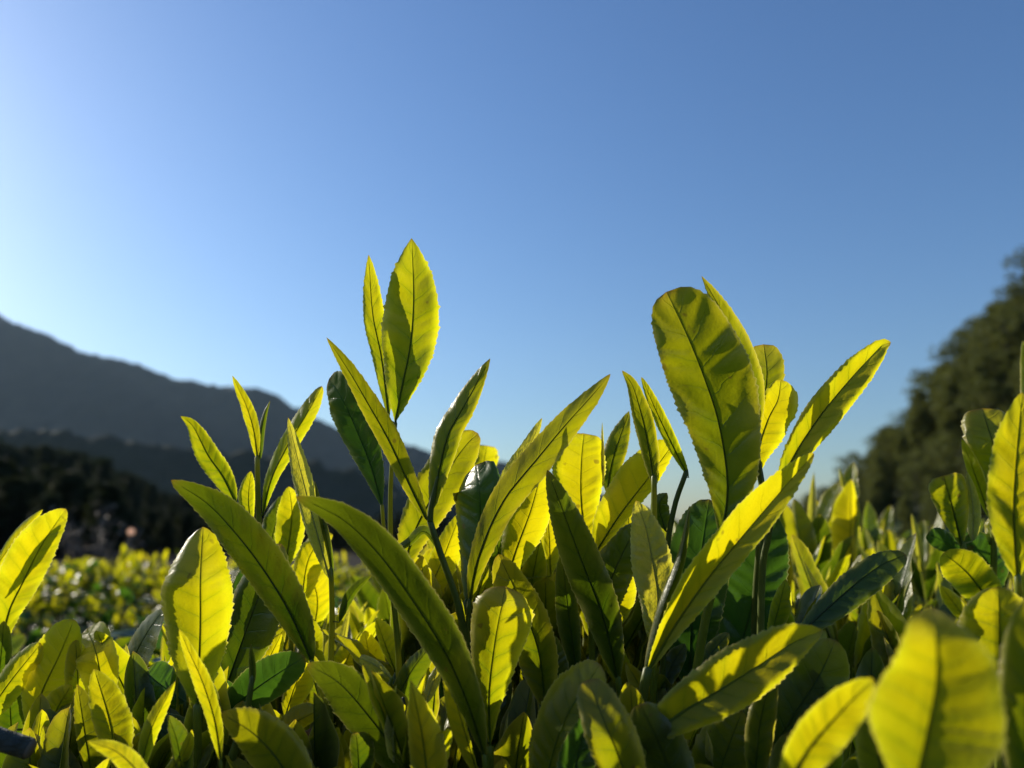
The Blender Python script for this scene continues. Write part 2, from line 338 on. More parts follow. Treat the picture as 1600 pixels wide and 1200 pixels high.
for x, y in cand[:280]:
    v = rg.choice(range(5)); s = .55 + .27 * rg.random(); r = math.hypot(x - HC[0], y - HC[1])
    s *= .5 + .5 * min(1, (HR - r) / 14)
    con = v in (0, 2, 4); hh = float(hillh(x, y))
    where = 'low on the slope of the steep hillside, just above the tea' if hh < 5 else 'half way up the steep hillside' if hh < 11 else 'near the top of the steep hillside, against the sky'
    tree(TV[v], (x, y, float(hillh(x, y)) - .3), s, rg.random() * 6.28, 'conifer' if con else 'broadleaf_tree',
         ('blurred dark conifer ' if con else 'blurred bushy olive tree ') + where, 'tree', ('conifers ' if con else 'broadleaf trees ') + where)
# dark plantation in the valley below the mountain
for i in range(170):
    near = i % 2; px = -80 + 900 * (i + rg.random()) / 170; d = (28 + 16 * rg.random()) if near else (70 + 50 * rg.random())
    top = np.interp(px, [-80, 0, 100, 170, 230, 300, 400, 560, 820], [672, 690, 702, 724, 756, 772, 780, 796, 815]) + rg.uniform(-4, 14) + (rg.uniform(18, 70) if near else 0)
    b = at(px, 836, d); tp = at(px, top, d)[2]; H = max(.8, tp)
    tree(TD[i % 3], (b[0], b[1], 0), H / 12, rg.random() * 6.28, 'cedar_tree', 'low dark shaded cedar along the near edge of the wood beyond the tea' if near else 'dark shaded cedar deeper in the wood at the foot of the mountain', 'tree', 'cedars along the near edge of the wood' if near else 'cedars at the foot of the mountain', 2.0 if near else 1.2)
# added pale board on a post, standing in for a bright glint, and a dry shrub by the far row
pb = at(205, 831, 22); root = empty('glint_stand_in', (pb[0], pb[1], 0)); tag(root, 'pale pink board and post added to give a glint beyond the left tea row', 'stand_in'); root.rotation_euler.z = R(38)
mb = MB(); th = np.linspace(0, 2 * np.pi, 24, endpoint=False)
prf = [(0.001, -.006), (.08, -.006), (.085, 0), (.08, .006), (0.001, .006)]
mb.add(np.array([[r * math.cos(a), y, pb[2] + r * math.sin(a)] for r, y in prf for a in th]), gridfaces(5, 24, True)); link('board', mb.mesh('board', [PINK]), root)
mb = MB(); tube(mb, [[0, .03, 0], [0, .03, pb[2] * .5], [0, .03, pb[2] + .07]], [.015, .015, .015], k=8); link('post', mb.mesh('post', [METAL]), root)
def shrub(loc, s, seed, label):
    rg = np.random.RandomState(seed); root = empty('dry_shrub', loc); tag(root, label, 'shrub'); mb = MB(); lf = MB()
    for i in range(26):
        a = rg.rand() * 6.28; h = s * (.5 + .5 * rg.rand()); l = s * .45 * rg.rand(); e = np.array([math.cos(a) * l, math.sin(a) * l, h])
        tube(mb, [[0, 0, 0], e * [.35, .35, .5], e], [.02 * s, .01 * s, .003 * s], k=5, n=6)
        n = 14; q = rg.rand(n, 1) ** .5; c = e * q + rg.randn(n, 3) * .06 * s; a_ = nrm(rg.randn(n, 3)); b_ = nrm(np.cross(a_, rg.randn(n, 3)))
        Q = np.stack([c - a_ * .04 * s, c + b_ * .015 * s, c + a_ * .04 * s, c - b_ * .015 * s], 1).reshape(-1, 3); lf.add(Q, np.arange(n * 4).reshape(-1, 4))
    link('branches', mb.mesh('branches', [DRY]), root); link('foliage', lf.mesh('foliage', [DRY], smooth=False), root)
p = at(150, 836, 9); shrub((p[0], p[1], 0), at(150, 785, 9)[2], 2, 'thin dry grey brown shrub standing beyond the left tea row')

# ------------------------------------------------------------------ the near tea shoots
def P3(pts, d):
    return np.array([at(p[0], p[1], (d + (p[2] if len(p) > 2 else 0)) / 100) for p in pts])
def project(p):
    q = np.asarray(p) - CAMP; d = q[1] * cp + q[2] * sp; b = -q[1] * sp + q[2] * cp
    return 800 + q[0] / d * FPX, 600 - b / d * FPX, d
hero_n = 0
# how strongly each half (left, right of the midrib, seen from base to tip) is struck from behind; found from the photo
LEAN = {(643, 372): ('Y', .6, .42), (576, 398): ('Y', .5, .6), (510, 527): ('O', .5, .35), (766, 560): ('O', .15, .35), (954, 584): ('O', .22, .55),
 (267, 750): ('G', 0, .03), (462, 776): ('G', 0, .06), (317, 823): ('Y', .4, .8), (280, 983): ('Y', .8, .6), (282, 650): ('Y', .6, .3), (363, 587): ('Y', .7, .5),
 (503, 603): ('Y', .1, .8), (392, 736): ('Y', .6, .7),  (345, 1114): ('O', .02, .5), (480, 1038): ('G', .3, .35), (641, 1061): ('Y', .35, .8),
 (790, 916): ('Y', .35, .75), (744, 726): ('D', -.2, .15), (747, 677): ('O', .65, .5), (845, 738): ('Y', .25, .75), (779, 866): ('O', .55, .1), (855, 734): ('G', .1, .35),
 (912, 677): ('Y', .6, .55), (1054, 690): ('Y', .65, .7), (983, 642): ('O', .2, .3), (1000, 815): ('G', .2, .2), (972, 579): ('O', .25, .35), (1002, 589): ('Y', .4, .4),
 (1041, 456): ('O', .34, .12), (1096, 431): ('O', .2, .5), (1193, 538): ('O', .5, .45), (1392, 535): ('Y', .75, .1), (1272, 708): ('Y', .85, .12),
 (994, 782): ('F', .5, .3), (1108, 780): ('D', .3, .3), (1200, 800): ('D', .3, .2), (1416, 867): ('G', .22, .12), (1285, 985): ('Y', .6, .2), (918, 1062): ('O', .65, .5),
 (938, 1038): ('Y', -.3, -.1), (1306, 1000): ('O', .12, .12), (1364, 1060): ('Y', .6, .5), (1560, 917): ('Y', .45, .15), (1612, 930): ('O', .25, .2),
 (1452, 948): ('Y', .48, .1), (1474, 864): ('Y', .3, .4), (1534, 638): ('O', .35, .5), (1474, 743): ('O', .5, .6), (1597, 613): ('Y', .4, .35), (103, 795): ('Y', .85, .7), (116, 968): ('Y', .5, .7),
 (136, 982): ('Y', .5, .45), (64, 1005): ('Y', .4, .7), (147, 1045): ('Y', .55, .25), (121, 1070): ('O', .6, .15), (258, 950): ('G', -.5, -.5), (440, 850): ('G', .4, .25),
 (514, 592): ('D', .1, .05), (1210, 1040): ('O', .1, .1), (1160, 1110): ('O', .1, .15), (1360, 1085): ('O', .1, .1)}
STM = {'s': STEM, 'd': STEMD, 'b': BARK}
def S(label, d, stems, leaves, cat='tea shoot', name='tea_shoot', group='near tea shoots in focus'):
    """one shoot: stems [(pixels, radii in pixels, material)], leaves [(material, pixels base to tip, left width, right width, options)]; depths in cm"""
    global hero_n
    if not stems:
        b = np.mean([lf[1][0][:2] for lf in leaves], axis=0); stems = [([(b[0], max(b[1] + 150, 1320)), (b[0], b[1] + 10)], [5, 4], 's')]
    tubes = []
    for st in stems:
        P = P3(st[0], d); rr = [r * d / 100 / FPX for r in st[1]]
        if not (len(st) > 3 and st[3] == 'top'):
            dn = P[0] - np.array([0.002, -.006, .055]) + (P[0] - P[1]) * .1; P = np.vstack([dn, P]); rr = [rr[0] * 1.1] + rr
        tubes.append((P, rr, st[2]))
    base = tubes[0][0][0]; root = empty(name, base.tolist()); tag(root, label, cat, group)
    for P, rr, mk in tubes:
        mb = MB(); tube(mb, P - base, rr, k=10, n=30); link('stem', mb.mesh('stem', [STM[mk]]), root)
    cen = np.vstack([spline(P, 60) for P, _, _ in tubes])
    for lf in leaves:
        o = dict(lf[4]) if len(lf) > 4 else {}
        dd = o.pop('d', d); nm = o.pop('nm', 'leaf'); lb = o.pop('lb', None)
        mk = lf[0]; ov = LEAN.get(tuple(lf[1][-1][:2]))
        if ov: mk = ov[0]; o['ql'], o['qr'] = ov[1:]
        P = P3(lf[1], dd); wl, wr = lf[2] * dd / 100 / FPX, lf[3] * dd / 100 / FPX
        Lg = np.linalg.norm(np.diff(P, axis=0), axis=1).sum()
        N = nrm(CAMP - spline(P, o.get('nt', 100)))
        q = cen[np.argmin(np.linalg.norm(cen - P[0], axis=1))]; stem = q - base if np.linalg.norm(q - P[0]) < .022 else None
        hero_n += 1; o.setdefault('twist', 0 if nm == 'bud' else None)
        o.setdefault('nt', 100); o.setdefault('seed', hero_n); o.setdefault('teeth', int(Lg / .0016)); o.setdefault('rib', min(.00032, .035 * (wl + wr) + .00006))
        mb = MB(); leaf(mb, P - base, wl, wr, N, stem=stem, **o)
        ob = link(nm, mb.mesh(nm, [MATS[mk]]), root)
        if lb: ob['label'] = lb
    # small young leaves low on the stem, the way a shoot carries them
    rh = random.Random(hero_n)
    if d < 17: return root
    P0 = tubes[0][0]; C0 = spline(P0, 60)
    for k in range(3):
        q = C0[rh.randint(8, 44)]; qx, qy, qd = project(q)
        if qy < 960: continue
        Lp = rh.uniform(70, 130); an = rh.choice((-1, 1)) * rh.uniform(.15, .75); dz = rh.uniform(.002, .012)
        ex, ey = qx + Lp * math.sin(an), qy - Lp * math.cos(an)
        if ey < 940: continue
        P = np.array([q, at((qx + ex) / 2 + rh.uniform(-8, 8), (qy + ey) / 2, qd + dz * .6), at(ex, ey, qd + dz)])
        w = Lp * rh.uniform(.11, .19) * qd / FPX; mb = MB(); hs = hero_n * 10 + k
        leaf(mb, P - base, w, w, nrm(CAMP - spline(P, 50)), nt=50, nc=5, ql=rh.uniform(0, .8), qr=rh.uniform(0, .8), a=.85, b=rh.uniform(.45, .9), twist=None, seed=hs, teeth=int(Lp * qd / FPX / .0018), rib=.00028)
        link('leaf', mb.mesh('leaf', [MATS[rh.choice('YOOG')]]), root)
    return root
BL = dict(a=1.0, b=.3)      # blunt, widest near the tip
RD = dict(a=.75, b=.6)
SL = dict(a=.8, b=1.0)       # slender, widest low
bud = dict(a=.5, b=.8, dl=.9, dr=.9, curl=.6, nm='bud', bump=0, wave=.2, teeth=0)

S('tallest shoot, two upright pointed yellow leaves standing clear against the sky', 24,
  [([(624, 1080), (612, 900), (610, 780), (614, 700), (618, 662)], [5.5, 5, 4.5, 4, 3], 's')],
  [('Y', [(617, 662), (629, 600), (641, 540), (646, 465), (643, 372)], 47, 41, dict(a=1.15, b=.95, dl=.25, dr=-.5, wave=1.4)),
   ('Y', [(608, 657, .3), (596, 560, .5), (582, 490, .5), (576, 398, .5)], 16, 21, dict(a=1.0, b=.85, dl=.5, dr=.5))])
S('shoot with one dark glossy blunt leaf leaning against the tallest shoot', 25,
  [([(622, 1050), (608, 900), (600, 830), (597, 790)], [4, 3.5, 3, 3], 's')],
  [('D', [(597, 792), (580, 730), (556, 670), (534, 622), (514, 592, .3)], 28, 30, dict(a=.9, b=.42, dl=.2, dr=.9)),
   ('Y', [(618, 1050), (603, 1010), (587, 966)], 8, 20, dict(d=25.5)),
   ('Y', [(622, 1048), (640, 1000), (655, 950)], 16, 16, dict(d=26))])
S('forked shoot with a narrow serrated leaf and a slim olive leaf spreading apart', 23,
  [([(748, 1210), (740, 1100), (729, 1010), (713, 935), (690, 870), (672, 815)], [7, 7, 7, 6, 5.5, 5], 'd'),
   ([(672, 815), (674, 790), (684, 745)], [5, 4.5, 2.5], 'd', 'top')],
  [('Y', [(668, 815), (643, 765), (608, 690), (577, 635), (545, 580), (510, 527)], 15, 19, dict(a=.75, b=.85, dl=.9, dr=.3)),
   ('G', [(674, 800), (684, 745), (700, 680), (722, 640), (744, 600), (766, 560, -.2)], 20, 20, dict(a=.8, b=.85, dl=.7, dr=.8, seed=5)),
   ('G', [(690, 865), (664, 830), (640, 848), (606, 868)], 5, 9, dict(a=.7, b=.7, d=23.6))])
S('long blade leaf rising to the right from the centre, bright tip against the sky', 23,
  [([(745, 1230), (742, 1100), (732, 1000), (733, 940)], [6, 6, 5, 3.5], 'd')],
  [('Y', [(733, 950), (745, 880), (782, 790), (835, 722), (885, 662), (925, 618), (954, 584)], 24, 27, dict(a=.85, b=.75, dl=.35, dr=.6, seed=8)),
   ('F', [(765, 830, .6), (795, 750, .6), (825, 700, .6), (847, 653, .5)], 15, 12, dict(a=.8, b=.8)),
   ('Y', [(728, 985), (722, 960), (716, 930)], 9, 5)])
S('long olive leaf arching up in front of the small shoot with the needle bud', 21.5,
  [([(508, 1230), (511, 1120), (500, 1070), (487, 1033)], [8.5, 8, 6, 4], 's')],
  [('G', [(488, 1036), (455, 962), (418, 900), (375, 842), (325, 788), (267, 750, -.4)], 29, 37, dict(a=.72, b=.72, dl=.5, dr=.45, curl=.6, seed=3))])
S('longest curved olive leaf, sweeping across in front of the forked shoot', 19.5,
  [([(765, 1290), (762, 1230), (757, 1180)], [7, 6, 5], 's')],
  [('G', [(758, 1186), (733, 1105), (693, 1015), (640, 932), (588, 862), (530, 808), (462, 776, -.3)], 29, 36, dict(a=.8, b=.7, dl=.5, dr=.5, curl=.5, wave=.8, seed=12)),
   ('Y', [(748, 1215, .5), (722, 1130, .5), (705, 1070, .5), (694, 1040, .5)], 20, 6, dict(a=.8, b=.8))])
S('broad upright yellow leaf with pointed tip on its own stalk, under the long olive leaf', 21,
  [([(309, 1280), (309, 1190), (308, 1103)], [7, 7, 6], 's')],
  [('Y', [(308, 1105), (311, 1040), (313, 970), (313, 900), (317, 823, .8)], 58, 49, dict(a=.78, b=.62, dl=.35, dr=.3, bump=.7, wave=.7, seed=21)),
   ])
S('slim bright yellow leaf standing just in front of the broad upright leaf', 19.5,
  [([(350, 1290), (348, 1230), (345, 1190)], [4, 4, 3], 's')],
  [('Y', [(345, 1192), (335, 1125), (316, 1065), (297, 1022), (280, 983)], 13, 13, dict(a=.8, b=.75, dl=.6, dr=.5, seed=30))])
S('leaf with a brown hooked tip curving up to the left, highest at the left side', 26,
  [([(378, 930), (374, 850), (368, 785)], [3.5, 3.5, 3], 's')],
  [('Y', [(369, 787), (348, 745), (325, 712), (308, 678), (298, 662), (282, 650)], 18, 18, dict(a=.75, b=.9, dl=.8, dr=.2, seed=33))])
S('small shoot with one narrow bright leaf, a dark needle bud and a leaf arching right', 25.5,
  [([(404, 930), (405, 840), (403, 780), (402, 715)], [6, 6, 4.5, 4], 's')],
  [('Y', [(402, 717), (396, 672), (385, 635), (376, 615), (363, 587)], 9, 10, dict(a=.7, b=.8, dl=.6, dr=.6)),
   ('G', [(406, 718), (408, 680), (414, 648), (422, 626)], 5, 5, bud),
   ('Y', [(410, 805), (424, 748), (450, 695), (480, 645), (503, 603, .6)], 15, 16, dict(a=.85, b=.5, dl=.7, dr=.3, seed=36)),
   ('Y', [(392, 820), (388, 780), (392, 736)], 15, 10, dict(d=25.8, a=.8, b=.8))])
S('downy pale narrow leaf beside a needle bud on a tall thin stem', 23.8,
  [([(516, 1120), (517, 1040), (519, 960), (517, 890)], [6, 6, 5, 4], 's')],
  [('F', [(515, 905), (500, 850), (486, 800), (472, 745), (462, 705), (450, 652)], 16, 16, dict(a=.7, b=.8, dl=.5, dr=.2, twist=0, bump=1.6)),
   ('G', [(520, 900), (512, 850), (500, 795), (492, 751)], 6, 6, bud),
   ('G', [(530, 972), (545, 935), (560, 915), (580, 899)], 9, 7, dict(a=.7, b=.7, d=23.5))])
S('soft edged pale and bright leaves, low behind the downy pale narrow leaf', 27,
  [([(455, 1000), (448, 930), (443, 890)], [4, 4, 3], 's')],
  [('Y', [(443, 895), (452, 845), (456, 800), (451, 760)], 24, 22, dict(a=.85, b=.7)),
   ('G', [(436, 893), (425, 850), (432, 815), (448, 770)], 20, 10, dict(d=27.5)),
   ('Y', [(470, 950), (480, 880), (500, 845), (520, 835)], 20, 26, dict(d=27.5)),
   ('Y', [(490, 990), (495, 930), (470, 870)], 30, 28, dict(d=28, a=.9, b=.5))])
S('broad green leaf leaning right, behind the upright yellow leaf at the left', 24.5,
  [([(345, 1200), (343, 1150), (345, 1095)], [5, 5, 4], 's')],
  [('G', [(345, 1098), (372, 1020), (405, 930), (440, 850)], 40, 46, dict(a=.8, b=.6, seed=41)),
   ('D', [(350, 985, .6), (370, 930, .6), (400, 860, .6)], 12, 22, dict(a=.8, b=.7)),
   ('Y', [(395, 1090), (420, 1030), (440, 990)], 18, 18)])
S('thin olive stem ending in a closed needle bud, before an old dark leaf', 20.5,
  [([(352, 1260), (358, 1200), (374, 1150), (387, 1105), (394, 1060)], [6, 6, 6.5, 7, 4], 'd')],
  [('G', [(394, 1075), (395, 1045), (392, 1006)], 6, 5, bud)])
S('old dark blue green glossy leaves lying below the long olive leaf', 23,
  [([(320, 1260), (330, 1180), (338, 1138)], [6, 6, 5], 'b')],
  [('D', [(338, 1138), (380, 1092), (430, 1055), (476, 1027)], 34, 32, dict(a=.8, b=.55, dl=-.1, dr=.3, seed=44)),
   ('D', [(335, 1175), (350, 1120), (345, 1060)], 36, 30, dict(d=23.5)),
   ('D', [(325, 1210), (270, 1150), (235, 1095)], 36, 34, dict(d=24, a=.8, b=.5)),
   ('D', [(340, 1230), (300, 1170), (225, 1130)], 30, 34, dict(d=22.5, a=.8, b=.5))])
S('toothed green leaf pointing left along the lower edge, shadow along its lower half', 19,
  [([(500, 1340), (485, 1300)], [6, 5], 's')],
  [('G', [(485, 1300), (445, 1205), (400, 1150), (345, 1114)], 34, 42, dict(a=.85, b=.75, dl=.4, dr=.1, seed=47))])
S('small arched toothed leaf with a browning orange leaf tip just below it', 22.5,
  [([(440, 1260), (436, 1180), (432, 1155)], [4, 4, 3], 's')],
  [('Y', [(432, 1158), (460, 1130), (498, 1110)], 22, 14, dict(a=.6, b=.5)),
   ('B', [(455, 1172, -.4), (475, 1155, -.4), (498, 1139, -.4)], 9, 16, dict(lb='browning orange leaf tip')),
   ('Y', [(445, 1122), (458, 1080), (476, 1034)], 16, 26, dict(a=.8, b=.6, d=23.5))])
S('toothed leaf crossed by bands of shadow, beside the thick green stem', 20,
  [([(668, 1340), (655, 1270)], [6, 5], 's')],
  [('G', [(655, 1262), (612, 1170), (570, 1112), (528, 1066), (480, 1038)], 36, 36, dict(a=.85, b=.7, dl=.2, dr=.2, bump=1.3, seed=50))])
S('small thick closed yellow leaf with toothed folded leaves, under the longest curved leaf', 22,
  [([(590, 1260), (588, 1180), (598, 1110), (612, 1062)], [5, 5, 4, 3], 's')],
  [('F', [(613, 1062), (590, 1042), (562, 1027)], 9, 8, dict(a=.6, b=.3, dl=.8, dr=.8)),
   ('G', [(590, 1128), (622, 1085), (645, 1045), (672, 1010)], 16, 24, dict(a=.8, b=.6, dl=.3, dr=.8, seed=53)),
   ('D', [(585, 1105), (600, 1085), (612, 1066)], 12, 10)])
S('yellow spike shaped leaf standing at the bottom edge, left of centre', 18.5,
  [([(672, 1360), (670, 1300)], [6, 5], 's')],
  [('Y', [(672, 1300), (664, 1180), (652, 1110), (641, 1061)], 24, 34, dict(a=.9, b=1.1, dl=.5, dr=.7, seed=56)),
   ('G', [(560, 1240), (560, 1190), (556, 1145)], 12, 26, dict(d=20, a=.8, b=.4))])
S('pale downy bud opening beside a reddish old twig at bottom centre', 21.5,
  [([(650, 1290), (648, 1200), (660, 1120), (664, 1098)], [4, 4, 3.5, 3], 's'), ([(640, 1200), (638, 1150), (630, 1090)], [3.5, 3, 2.5], 'b', 'top')],
  [('F', [(665, 1100), (675, 1070), (688, 1036)], 9, 10, dict(a=.7, b=.8)),
   ('B', [(644, 1160), (634, 1148), (624, 1138)], 6, 7, dict(lb='small orange bud scale'))])
S('rounded golden leaf with a blunt browned tip and a shadow across its base', 21,
  [([(762, 1330), (764, 1250), (766, 1168)], [7, 7, 6], 's')],
  [('Y', [(766, 1170), (764, 1085), (773, 1005), (784, 945), (790, 916, .3)], 44, 53, dict(a=1.15, b=.27, dl=.3, dr=-.05, bump=.7, wave=.6, seed=60))])
S('upright dark crinkled leaf with white glare down its left edge, in the middle', 24.5,
  [([(722, 1100), (722, 1010), (728, 940)], [5, 5, 4], 'd')],
  [('D', [(728, 945), (742, 870), (750, 810), (748, 760), (744, 726, .5)], 43, 36, dict(a=.9, b=.27, dl=.8, dr=.1, bump=1.6, seed=62))])
S('big yellow leaf leaning right behind the forked shoot, blunt tip above the far mountain', 26,
  [([(628, 1010), (630, 950), (628, 893)], [5, 5, 4], 's')],
  [('Y', [(628, 895), (650, 825), (688, 755), (724, 700), (747, 677)], 36, 36, dict(a=.8, b=.5, dl=.2, dr=.5, seed=64)),
   ('Y', [(690, 1010), (668, 950), (640, 890), (615, 862)], 30, 30, dict(d=26.5)),
   ('Y', [(640, 960), (680, 900), (720, 800)], 20, 26, dict(d=27))])
S('soft blurred golden leaf tip showing between the big yellow and the dark crinkled leaf', 32,
  [([(740, 900), (743, 830), (745, 790)], [4, 4, 3], 's')],
  [('Y', [(745, 792), (752, 745), (760, 696)], 22, 22, dict(a=1, b=.26))])
S('wide yellow leaf half in shade, to the right of the long centre blade', 25,
  [([(786, 1060), (788, 980), (790, 908)], [5, 5, 4], 's')],
  [('Y', [(790, 910), (808, 855), (830, 795), (845, 738)], 34, 34, dict(a=.9, b=.6, dl=.6, dr=.2, seed=67)),
   ('Y', [(860, 900), (858, 840), (853, 780)], 10, 26, dict(d=25.6)),
   ('G', [(790, 930), (780, 870), (772, 820)], 20, 24, dict(d=25.8))])
S('olive leaf with a bright pointed corner, just above the rounded golden leaf', 22.5,
  [([(862, 1290), (860, 1200), (852, 1105)], [6, 6, 5], 's')],
  [('G', [(852, 1108), (842, 1020), (815, 945), (779, 866)], 42, 32, dict(a=.75, b=.62, dl=.2, dr=.7, seed=70)),
   ('G', [(880, 1110), (862, 1040), (850, 980)], 26, 26, dict(d=23.2))])
S('tall crinkled olive leaf leaning left with pale notched right edge, right of the centre', 22.8,
  [([(975, 1260), (974, 1150), (966, 1060)], [6, 6, 5], 's')],
  [('G', [(966, 1065), (942, 965), (908, 875), (880, 800), (855, 734)], 31, 32, dict(a=.72, b=.75, dl=.15, dr=.8, bump=1.9, wave=1.8, seed=73)),
   ('G', [(905, 1080), (895, 1010), (885, 930), (878, 860)], 20, 16, dict(d=24))])
S('broad blunt yellow leaf standing straight up with a dark midrib, behind the crinkled olive leaf', 25.5,
  [([(925, 1050), (922, 960), (918, 872)], [6, 5, 4], 's')],
  [('Y', [(918, 875), (908, 785), (908, 725), (912, 677)], 44, 38, dict(a=.9, b=.27, dl=.3, dr=.3, bump=1.4, seed=76)),
   ('G', [(948, 770, .6), (958, 715, .6), (983, 642, .6)], 18, 18, dict(a=.8, b=.9)),
   ('F', [(942, 760), (941, 710), (941, 660)], 3.5, 3.5, bud)])
S('bright yellow leaf folded along its midrib, leaning behind the narrow twisted leaf', 24.5,
  [([(925, 1040), (922, 950), (925, 870)], [5, 5, 4.5], 's')],
  [('Y', [(925, 872), (968, 805), (1012, 748), (1054, 690)], 42, 16, dict(a=.8, b=.55, dl=-.3, dr=.6, seed=79)),
   ('G', [(935, 1000), (950, 920), (975, 860), (1000, 815)], 34, 30, dict(d=24.8, a=.9, b=.7, seed=80)),
   ('Y', [(958, 990), (966, 930), (975, 880)], 8, 28, dict(d=25.2))])
S('narrow twisted leaf pointing up on a bright stalk, left of the biggest leaf', 23.2,
  [([(1024, 950), (1023, 870), (1022, 800), (1022, 745)], [5, 5, 5, 4.5], 's')],
  [('Y', [(1022, 760), (1016, 715), (1008, 672), (997, 630), (987, 600), (972, 579)], 13, 16, dict(a=.7, b=.8, dl=.8, dr=.2, twist=.3))])
S('narrow leaf edge on, tucked against the left side of the biggest leaf', 24,
  [([(1040, 900), (1052, 800), (1072, 738)], [4.5, 4.5, 4], 'd')],
  [('Y', [(1076, 745), (1050, 695), (1024, 640), (1002, 589)], 9, 12, dict(a=.7, b=.7, dl=.9, dr=.3)),
   ('G', [(1040, 830), (1030, 790), (1042, 770)], 14, 16)])
S('biggest leaf of all, broad, blunt and upright with veins in relief against the sky', 21.5,
  [([(1060, 1250), (1078, 1120), (1100, 980), (1118, 900), (1127, 838)], [8.5, 8.5, 8, 7, 6], 's')],
  [('O', [(1127, 845), (1137, 760), (1124, 665), (1101, 592), (1074, 525), (1041, 456, .1)], 57, 72, dict(a=.85, b=.42, twist=0, rim=-.15, dl=.25, dr=.25, bump=1.0, curl=.3, nt=110, nc=9, seed=82))])
S('pointed leaf tip rising behind the right shoulder of the biggest leaf', 23.5,
  [([(1190, 800), (1187, 740), (1182, 690)], [4, 4, 3.5], 'd')],
  [('Y', [(1182, 692), (1170, 590), (1132, 497), (1096, 431)], 14, 22, dict(a=.8, b=.9, dl=.2, dr=.5)),
   ('Y', [(1178, 700), (1178, 640), (1174, 600)], 8, 6)])
S('cupped pale leaf with a blunt leaf behind it, beside the biggest leaf', 23.8,
  [([(1180, 960), (1186, 860), (1191, 770), (1184, 722)], [7, 6, 5.5, 5], 'd')],
  [('Y', [(1183, 745), (1184, 705), (1200, 655), (1215, 625), (1220, 593)], 24, 34, dict(a=.9, b=.5, dl=-.5, dr=.3, twist=0, curl=.3, seed=86)),
   ('Y', [(1184, 735, .7), (1192, 640, .7), (1198, 585, .7), (1193, 538, .9)], 26, 28, dict(a=1.0, b=.27, bump=1.4, seed=87)),
   ])
S('leaf with a hooked yellow tip reaching far out to the right against the sky', 22.5,
  [([(1190, 920), (1200, 840), (1214, 768)], [6, 5.5, 5], 'd')],
  [('Y', [(1214, 768), (1243, 708), (1283, 648), (1328, 593), (1362, 556), (1378, 540), (1392, 535)], 25, 27, dict(a=.75, b=.62, dl=.1, dr=.6, wave=.6, seed=90))])
S('bright yellow toothed blade crossing in front of the biggest leaf, up to the right', 20.5,
  [([(985, 1230), (996, 1130), (1006, 1075), (1012, 1045)], [11, 11, 11, 7], 'd')],
  [('Y', [(1012, 1050), (1050, 985), (1100, 912), (1150, 850), (1205, 785), (1272, 708)], 36, 26, dict(a=.85, b=.68, dl=-.1, dr=.7, wave=.6, seed=93)),
   ('G', [(1008, 1050), (1036, 950), (1064, 872), (1078, 789)], 9, 9, dict(bud))])
S('downy yellow leaf with glittering hairs in front of the two large dark leaves', 22,
  [([(1022, 1200), (1020, 1080), (1018, 1002)], [5, 5, 4], 's')],
  [('F', [(1018, 1005), (1028, 940), (1020, 880), (1009, 825), (994, 782)], 33, 30, dict(a=.75, b=.72, dl=.5, dr=-.2, bump=1.8, seed=96))])
S('two large old dark green leaves filling the space behind the bright crossing blade', 24.5,
  [([(1120, 1260), (1110, 1150), (1095, 1090)], [8, 7, 6], 'b')],
  [('D', [(1080, 1095), (1080, 990), (1092, 890), (1108, 780)], 52, 48, dict(a=.85, b=.5, dl=.3, dr=.1, bump=1.5, seed=98)),
   ('D', [(1120, 1100), (1160, 1000), (1182, 910), (1200, 800)], 50, 44, dict(a=.8, b=.45, dl=.6, dr=.1, bump=2.0, d=24.2, seed=99))])
S('dark green blade leaf with a blunt end, in front of the blurred shoots', 21.5,
  [([(1190, 1200), (1215, 1080), (1240, 1000)], [6, 5.5, 5], 'd')],
  [('D', [(1238, 1002), (1288, 955), (1342, 908), (1382, 880), (1416, 867)], 22, 28, dict(a=.8, b=.5, dl=-.4, dr=.4, wave=.5, seed=101)),
   ('Y', [(1200, 1010), (1214, 960), (1228, 905)], 12, 18, dict(d=23))])
S('broad toothed yellow leaf pointing right across the lower right, shade along its lower side', 18.5,
  [([(985, 1330), (995, 1230), (1010, 1155)], [7, 7, 6], 's')],
  [('Y', [(1008, 1160), (1058, 1118), (1118, 1082), (1185, 1040), (1238, 1005), (1285, 985)], 46, 40, dict(a=.75, b=.72, dl=.1, dr=.5, seed=104))])
S('glowing blunt leaf lit from behind beside a dark shaded leaf at the bottom', 17.5,
  [([(1000, 1400), (998, 1340)], [7, 6], 's')],
  [('G', [(998, 1340), (975, 1210), (945, 1130), (918, 1062, .6)], 38, 42, dict(a=.8, b=.42, seed=107)),
   ('G', [(1085, 1340, .8), (1045, 1200, .8), (1000, 1100, .8)], 44, 44, dict(a=.8, b=.5))])
S('large glossy dark leaf with yellow toothed rim at bottom centre', 19.5,
  [([(850, 1360), (848, 1290)], [7, 6], 's')],
  [('D', [(848, 1285), (858, 1200), (886, 1118), (938, 1038)], 46, 46, dict(a=.8, b=.55, dl=-.1, dr=-.2, bump=1.5, teeth=34, seed=110)),
   ('D', [(885, 1300), (900, 1190), (926, 1105)], 28, 30, dict(d=18.8, dl=-.5, dr=-.2, bump=2))])
